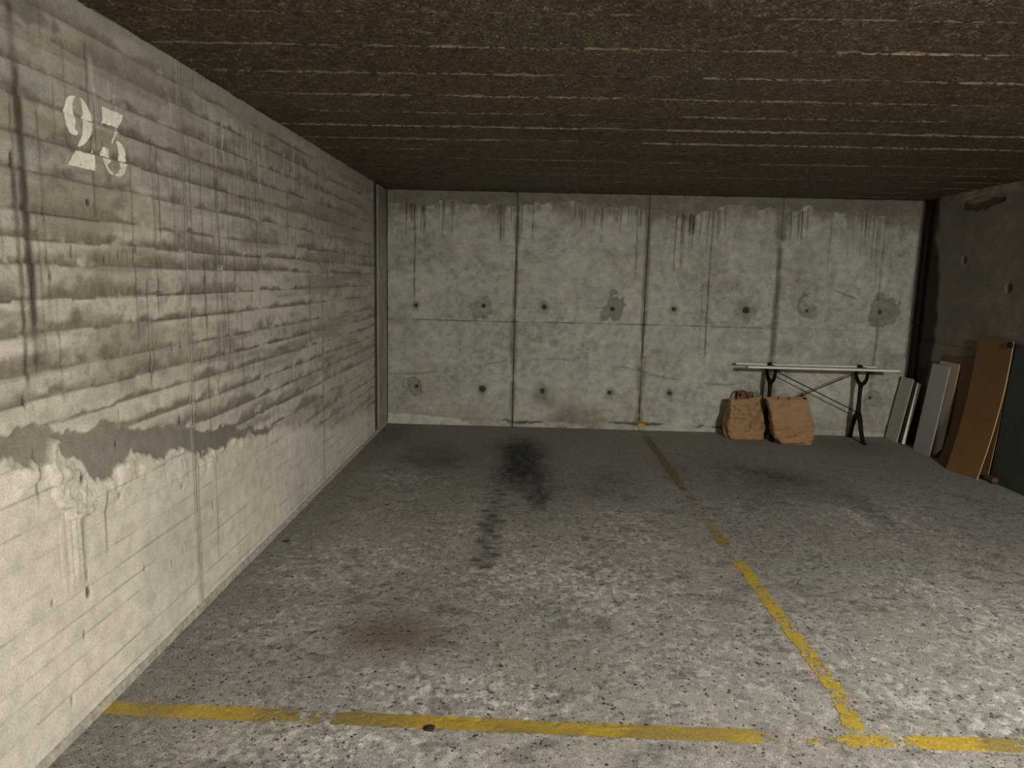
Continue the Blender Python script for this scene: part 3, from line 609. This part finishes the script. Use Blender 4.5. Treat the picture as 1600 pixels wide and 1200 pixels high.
# ------------------------------------------------------------------ TABLE BASE (cast iron) AND PLANKS
M_IRON = plain('black_cast_iron', (.008, .008, .008), .6, 60, .7, 1.4, .3, .002, spec=.2)
tb = tag(empty('table_base', (2.80, 6.86, 0)), 'black cast iron table base with forked legs and crossed tie rods', 'table')
TX, TY = 2.80, 6.86
for sx, X in ((-1, 2.365), (1, 3.238)):
    dx = X - TX
    bm = bmesh.new()
    # stem with a swelling at the knee, fork, in the plane of the frame
    tube_into(bm, [(dx, 0, .235), (dx, 0, .30), (dx, 0, .40), (dx, 0, .50), (dx, 0, .575)], [.030, .024, .019, .019, .026], 12)
    for s in (-1, 1):
        tube_into(bm, [(dx, s * .008, .555), (dx, s * .065, .580), (dx, s * .108, .625), (dx, s * .122, .690)], [.022, .019, .017, .016], 10)
    fr = finish(bm, 'leg_frame', M_IRON, tb, True)
    for s in (-1, 1):
        bm = bmesh.new(); reach = .175 if s < 0 else .145
        tube_into(bm, [(dx, s * .010, .27), (dx, s * .055, .215), (dx, s * .095, .12), (dx, s * (reach - .035), .045), (dx, s * reach, .014)], [.026, .023, .020, .020, .015], 10)
        tube_into(bm, [(dx, s * (reach - .03), .020), (dx, s * (reach + .012), .012), (dx, s * (reach + .036), .009)], [.018, .013, .008], 10, flat=1.5)
        finish(bm, 'foot', M_IRON, fr, True)
    bm = bmesh.new(); box_into(bm, (dx - .014, -.205, .688), (dx + .014, .105, .7085))
    box_into(bm, (dx - .020, .040, .700), (dx + .020, .066, .742)); box_into(bm, (dx - .015, -.10, .705), (dx + .015, .05, .727))
    finish(bm, 'cross_bar', M_IRON, tb, False, .003)
for s in (-1, 1):
    bm = bmesh.new(); a, b_ = (-.415, .418) if s < 0 else (.405, -.425)
    yo = .006 * s
    tube_into(bm, [(a, yo, .675), (0.5 * (a + b_), yo, .48), (b_, yo, .285)], .0052, 8)
    finish(bm, 'tie_rod', M_IRON, tb, True)
M_PLANK = plain('off_white_painted_wood', (.82, .79, .69), .6, 30, .85, 1.1, .15, stretch=(.3, 4, 4))
def plank(x0, x1, y0, y1, z0, z1, rz, label):
    cx, cy = (x0 + x1) / 2, (y0 + y1) / 2; bm = bmesh.new()
    box_into(bm, (x0 - cx, y0 - cy, 0), (x1 - cx, y1 - cy, z1 - z0))
    o = finish(bm, 'wooden_plank', M_PLANK, None, False, .003); o.location = (cx, cy, z0); o.rotation_euler.z = rz
    return tag(o, label, 'plank')
plank(2.080, 3.500, 6.655, 6.735, .7095, .7300, -.004, 'long off-white plank lying along the table base, farther from the wall')
plank(2.045, 3.420, 6.930, 6.975, .7095, .7280, .002, 'narrow off-white plank lying along the table base, next to the back wall')

# ------------------------------------------------------------------ PAPER BAGS
def kraft(name, col, marks=None):
    m, nt, b = new_mat(name); L = nt.links.new; tc = N(nt, 'ShaderNodeTexCoord').outputs['Object']
    n1 = N(nt, 'ShaderNodeTexNoise', i_Scale=25.0, i_Detail=4.0); L(tc, n1.inputs['Vector'])
    rgb = N(nt, 'ShaderNodeRGB'); rgb.outputs[0].default_value = (*col, 1)
    c = mult(nt, rgb.outputs[0], ramp(nt, n1.outputs[0], [(.3, .85), (.7, 1.12)]))
    if marks:
        at = N(nt, 'ShaderNodeAttribute', attribute_name='Col').outputs['Color']; c = mult(nt, c, at)
    L(c, b.inputs['Base Color']); b.inputs['Roughness'].default_value = .75; b.inputs['Specular IOR Level'].default_value = .3; return m
M_KRAFT = kraft('brown_kraft_paper', (.37, .225, .115), True)
M_KRAFT_IN = plain('brown_paper_handle', (.13, .06, .028), .7, 50, .7, 1.2)
def crumple(a, b, seed):
    """faceted folds: ridged cells"""
    r = np.random.RandomState(seed); pts = r.rand(46, 2); d = np.full(a.shape, 9.0); d2 = d.copy()
    for (p, q) in pts:
        for sh in (-1, 0, 1):
            e = np.hypot((a - p - sh) * 1.6, b - q); d2 = np.minimum(d2, np.maximum(d, e)); d = np.minimum(d, e)
    return d2 - d, d
def make_bag(name, loc, rz, wb, db, wt, dt, h, shear, topedge, seed, amp, label, printed, rbot=.80):
    t = tag(empty(name, loc), label, 'paper bag', 'brown paper bags by the table base'); t.rotation_euler.z = rz
    nu, nv = 220, 120; a = np.linspace(0, 1, nu); b = np.linspace(0, 1, nv)
    A, B = np.meshgrid(a, b, indexing='ij')
    ang = A * 2 * np.pi + np.pi / 2
    n_ = 9.0; ce, se = np.cos(ang), np.sin(ang); rad = (np.abs(ce) ** n_ + np.abs(se) ** n_) ** (-1 / n_)
    bot = ss(0, .16, B); rb = rbot + (1 - rbot) * np.sqrt(np.clip(1 - (1 - np.clip(B / (.5 * (1.05 - rbot) + .05), 0, 1)) ** 2, 0, 1))
    wv, dv = wb + (wt - wb) * B, db + (dt - db) * B
    bulge = 1 + .10 * np.sin(np.pi * np.clip(B * 1.5, 0, 1)) * (dt < db)
    cr, d_ = crumple(A, B * .8, seed); lowamp = .35 + .65 * ss(.62, .18, B + .15 * (fbm(A * 6, B * 3, 641 + seed, 2) - .5))
    rdg = 1 - np.abs(2 * vn(A * 9 + B * 3, B * 6 - A * 4, 655 + seed) - 1); rd2 = 1 - np.abs(2 * vn(A * 17 - B * 8, B * 13 + A * 5, 657 + seed) - 1)
    off = amp * lowamp * ((rdg - .6) * 1.5 + (rd2 - .6) * .8) + amp * .7 * (fbm(A * 7, B * 5, 645 + seed, 3) - .5) + amp * .25 * (fbm(A * 30, B * 22, 647 + seed, 2) - .5)
    off = off * ss(0, .05, np.minimum(A, 1 - A))
    top = 1 + np.interp(A, np.linspace(0, 1, len(topedge)), topedge)
    Z = h * B * (1 + (top - 1) * B ** 2)
    X = ce * rad * rb * (wv / 2 * bulge + off) + shear[0] * B ** 1.2 * h; Yc = se * rad * rb * (dv / 2 * bulge + off) + shear[1] * B * h
    Z = Z + amp * .5 * (1 - bot) * (fbm(A * 8, B * 8, 649, 2)) * B
    X[-1], Yc[-1], Z[-1] = X[0], Yc[0], Z[0]
    col = np.ones(A.shape + (3,))
    if printed:    # faint dark lettering-like print on the front face, upper two thirds
        fu = (X - X.min()) / (X.max() - X.min()); fz = Z / h
        rowm = (np.sin(fz * 62) > .1) & (fz > .38) & (fz < .86) & (fu < .55); let = vn(fu * 26, np.floor(fz * 10) * 3.3, 651) > .46
        mk = rowm & let & (se < -.2); gp = (fu > .55) & (fu < .98) & (fbm(fu * 9, fz * 9, 653, 3) > .54) & (fz > .25) & (se < .7)
        col = mixc(col, (.50, .58, .45), mk * .8); col = mixc(col, (.55, .66, .52), gp * .75)
    me = grid_mesh('bag_body', np.stack([X, Yc, Z], -1), col, flip=False)
    o = link('bag_body', me, M_KRAFT, t); sd = o.modifiers.new('paper', 'SOLIDIFY'); sd.thickness = .0025; sd.offset = -1
    bm = bmesh.new(); n = 40; vs_ = [bm.verts.new((X[int(i * (nu - 1) / n), 1] * .98, Yc[int(i * (nu - 1) / n), 1] * .98, .004)) for i in range(n)]; bm.faces.new(vs_[::-1])
    finish(bm, 'bag_bottom', M_KRAFT, t)
    return t, (shear[0] * h, shear[1] * h)
bag1, (sx1, sy1) = make_bag('paper_bag', (2.135, 6.835, 0), .10, .355, .20, .31, .10, .385, (-.02, .06), [.05, .0, -.02, -.02, 0, .0, .02, .06, .13, .13, .10, .08, .05], 11, .013,
                      'upright brown paper bag with faded print and a dark handle, beside the table base', True, .88)
bag2, (sx2, sy2) = make_bag('paper_bag', (2.560, 6.645, 0), -.06, .345, .19, .365, .11, .425, (-.25, .02), [.03, .02, 0, -.02, -.01, 0, .0, .02, .04, .05, .04, .04, .03], 23, .017,
                      'slumped plain brown paper bag with creased bottom, in front of the table leg', False, .70)
def handle(bag, x0, x1, y, z, hh, mat, r=.0055, lean=0):
    bm = bmesh.new(); tube_into(bm, [(x0, y, z - .06), (x0 + .004, y + lean * .3, z + hh * .35), (x0 * .75 + x1 * .25, y + lean, z + hh * .9), ((x0 + x1) / 2, y + lean, z + hh), (x0 * .25 + x1 * .75, y + lean, z + hh * .85), (x1, y + lean * .3, z + hh * .3), (x1, y, z - .06)], r, 8)
    finish(bm, 'bag_handle', mat, bag, True)
handle(bag1, -.075, .035, .035, .385, .075, M_KRAFT_IN, .0085, .015)
M_CORD = plain('grey_paper_cord', (.22, .19, .14), .8, 60)
handle(bag2, -.165, -.06, .03, .415, .05, M_CORD, .0045, .01)
# things poking out of the first bag
def bent_sheet(name, w_, h_, th, bow, mat, seed, amp=.0, n=18):
    u = np.linspace(-.5, .5, n); v = np.linspace(0, 1, n * 2); U, V = np.meshgrid(u, v, indexing='ij')
    P = np.stack([U * w_, bow * 4 * V * (1 - V) + amp * (fbm(U * 9 + seed, V * 7, 661, 3) - .5), V * h_], -1)
    o = link(name, grid_mesh(name, P), mat); s = o.modifiers.new('thickness', 'SOLIDIFY'); s.thickness = th; s.offset = 0; return o
o = bent_sheet('folded_carton', .115, .40, .006, .01, plain('reddish_brown_card', (.16, .075, .045), .6, 30), 1, .012)
o.location = (2.125, 6.865, .055); o.rotation_euler = (-.06, .10, .12); tag(o, 'reddish brown folded carton poking out of the printed paper bag', 'carton')
m_pl, nt, b_ = new_mat('cloudy_plastic_film'); b_.inputs['Base Color'].default_value = (.42, .43, .38, 1); b_.inputs['Roughness'].default_value = .25; b_.inputs['Transmission Weight'].default_value = .35; b_.inputs['Alpha'].default_value = .75
o = bent_sheet('plastic_wrap', .085, .40, .0015, .02, m_pl, 5, .05, 26)
o.location = (2.258, 6.850, .05); o.rotation_euler = (-.04, -.10, -.5); tag(o, 'crumpled cloudy plastic film sticking out of the printed paper bag', 'plastic film')

# ------------------------------------------------------------------ BOARDS LEANING ON THE RIGHT WALL
def leaning_board(name, y0, y1, xb, xt, zt, th, mat, edge_mat, label, bow=0.0, cat='board', group=None, y_top=None, corner=0.0, zb=0.0, n=28, twist=0.0):
    """board with its foot at X=xb and its head at X=xt, height zt; bow > 0 sags towards the wall"""
    t = tag(empty(name, (xb, (y0 + y1) / 2, zb)), label, cat, group)
    yt0, yt1 = y_top if y_top else (y0, y1); cy = (y0 + y1) / 2
    s = np.linspace(0, 1, n); m_ = 10; w_ = np.linspace(0, 1, m_)
    S, W = np.meshgrid(s, w_, indexing='ij')
    X = (xt - xb) * S + bow * 4 * S * (1 - S) + twist * (W - .5) * (1 - S)
    Yv = (y0 + (yt0 - y0) * S) * (1 - W) + (y1 + (yt1 - y1) * S) * W - cy; Z = (zt - zb) * S
    if corner: Z = Z + corner * ss(.45, 1.0, 1 - W) ** 2 * (1 - S) ** 6
    P = np.stack([X, Yv, Z], -1)
    dx, dz = np.gradient(X[:, 0]), np.gradient(Z[:, 0]); l = np.hypot(dx, dz); nrm = np.stack([dz / l, 0 * l, -dx / l], -1)[:, None, :]
    if corner: pass
    B_ = P + nrm * th
    lift = np.maximum(0, -B_[0, :, 2].min()); P[..., 2] += lift; B_[..., 2] += lift
    me = grid_mesh('board_face', P, None, flip=True); link('board_face', me, mat, t)
    me = grid_mesh('board_back', B_, None); link('board_back', me, mat, t)
    loop = [(i, 0) for i in range(n)] + [(n - 1, j) for j in range(1, m_)] + [(i, m_ - 1) for i in range(n - 2, -1, -1)] + [(0, j) for j in range(m_ - 2, -1, -1)]
    E = np.stack([np.array([P[i, j] for i, j in loop]), np.array([B_[i, j] for i, j in loop])], 1)
    link('board_edge', grid_mesh('board_edge', E, None), edge_mat, t, False)
    return t
M_GREY = plain('grey_laminate', (.52, .52, .46), .45, 8, .9, 1.08)
M_GREY_E = plain('pale_board_edge', (.42, .38, .28), .7, 30)
M_OLIVE = plain('dark_olive_laminate', (.075, .070, .050), .5, 8)
M_WHITE_E = plain('white_board_edge', (.9, .89, .84), .5, 20)
M_BLUEGREY = plain('blue_grey_laminate', (.46, .47, .48), .4, 6, .9, 1.08)
M_TAUPE = plain('taupe_laminate', (.44, .38, .32), .5, 7, .88, 1.1)
M_BROWN = plain('brown_hardboard', (.205, .108, .040), .55, 10, .88, 1.1)
M_BROWN_E = plain('tan_board_edge', (.50, .34, .19), .7, 30)
M_DARKBRN = plain('dark_brown_hardboard', (.17, .085, .032), .6, 10, .85, 1.12)
M_CHAR = plain('charcoal_panel', (.050, .056, .050), .6, 9, .8, 1.15)
G = 'boards leaning on the right wall'
leaning_board('leaning_board', 6.795, 7.010, 3.600, 3.700, .625, .012, M_GREY, M_GREY_E, 'short grey board leaning in the corner by the back wall, topmost of its pair', group=G)
leaning_board('leaning_board', 6.745, 6.960, 3.630, 3.718, .595, .036, M_OLIVE, M_WHITE_E, 'dark short board with a bright white edge, tucked behind the short grey board', group=G)
leaning_board('leaning_board', 6.255, 6.520, 3.618, 3.712, .815, .010, M_BLUEGREY, M_GREY_E, 'blue-grey laminate board leaning on the right wall over a taupe board', group=G)
leaning_board('leaning_board', 6.150, 6.440, 3.655, 3.728, .850, .010, M_TAUPE, M_BROWN_E, 'taupe laminate board with a lifted rounded corner, behind the blue-grey board', bow=.0, corner=.09, group=G)
leaning_board('leaning_board', 6.105, 6.400, 3.692, 3.742, .905, .008, M_DARKBRN, M_BROWN_E, 'thin bowed brown sheet standing edge-on behind the taupe board', bow=.0, group=G)
leaning_board('leaning_board', 5.90, 6.090, 3.610, 3.735, .930, .010, M_DARKBRN, M_BROWN_E, 'dark brown board behind the tall brown board', bow=.03, group=G)
leaning_board('leaning_board', 5.525, 5.840, 3.560, 3.715, 1.105, .008, M_BROWN, M_BROWN_E, 'tall brown hardboard sheet bowed inward, largest of the leaning boards', bow=.030, y_top=(5.490, 5.915), group=G, twist=-.06)
leaning_board('leaning_board', 5.515, 5.82, 3.655, 3.730, 1.02, .004, M_BROWN, M_BROWN_E, 'thin bowed brown sheet right behind the tall brown hardboard', bow=.010, y_top=(5.515, 5.85), group=G, twist=-.02)
leaning_board('leaning_board', 4.55, 5.495, 3.675, 3.738, 1.085, .014, M_CHAR, M_CHAR, 'wide charcoal panel leaning on the right wall beside the tall brown hardboard', group=G)
# metal corner clip on the tall sheet, offcut on the floor
bm = bmesh.new(); box_into(bm, (3.690, 5.470, 1.06), (3.706, 5.52, 1.098)); tag(finish(bm, 'corner_clip', M_IRON, None, False, .003), 'small dark clip on the top corner of the tall brown hardboard', 'clip')
bm = bmesh.new(); tube_into(bm, [(0, 0, .026), (.006, .05, .026), (0, .11, .026)], [.026, .028, .024], 14)
o = finish(bm, 'wood_offcut', plain('dark_red_brown_wood', (.10, .05, .04), .7, 20), None, True); o.location = (3.655, 5.40, 0); tag(o, 'dark reddish brown offcut lying at the foot of the charcoal panel', 'offcut')

# ------------------------------------------------------------------ SMALL DEBRIS ON THE FLOOR
def pebble(x, y, rx, ry, rz_, seed, col, label, cat):
    bm = bmesh.new(); bmesh.ops.create_icosphere(bm, subdivisions=3, radius=1); r = random.Random(seed); k = [r.uniform(0, 6) for _ in range(6)]
    for v in bm.verts:
        f = 1 + .16 * math.sin(v.co.x * 3 + k[0]) + .13 * math.sin(v.co.y * 4 + k[1]) + .10 * math.sin(v.co.z * 5 + k[2] + v.co.x * 4)
        v.co = Vector((v.co.x * rx * f, v.co.y * ry * f, max(v.co.z, -.3) * rz_ * f))
    zmin = min(v.co.z for v in bm.verts); o = finish(bm, 'pebble', plain('debris', col, .8, 80, .7, 1.3), None, True); o.location = (x, y, float(floor_field(np.array([[x]]), np.array([[y]]))[0][0, 0]) - zmin - .001)
    return tag(o, label, cat)
pebble(-.300, 2.158, .022, .014, .006, 1, (.030, .012, .010), 'flat dark red-brown lump lying on the yellow cross line', 'debris')
pebble(-1.337, 3.77, .018, .014, .008, 2, (.04, .034, .028), 'small dark lump on the floor beside the left wall', 'debris')
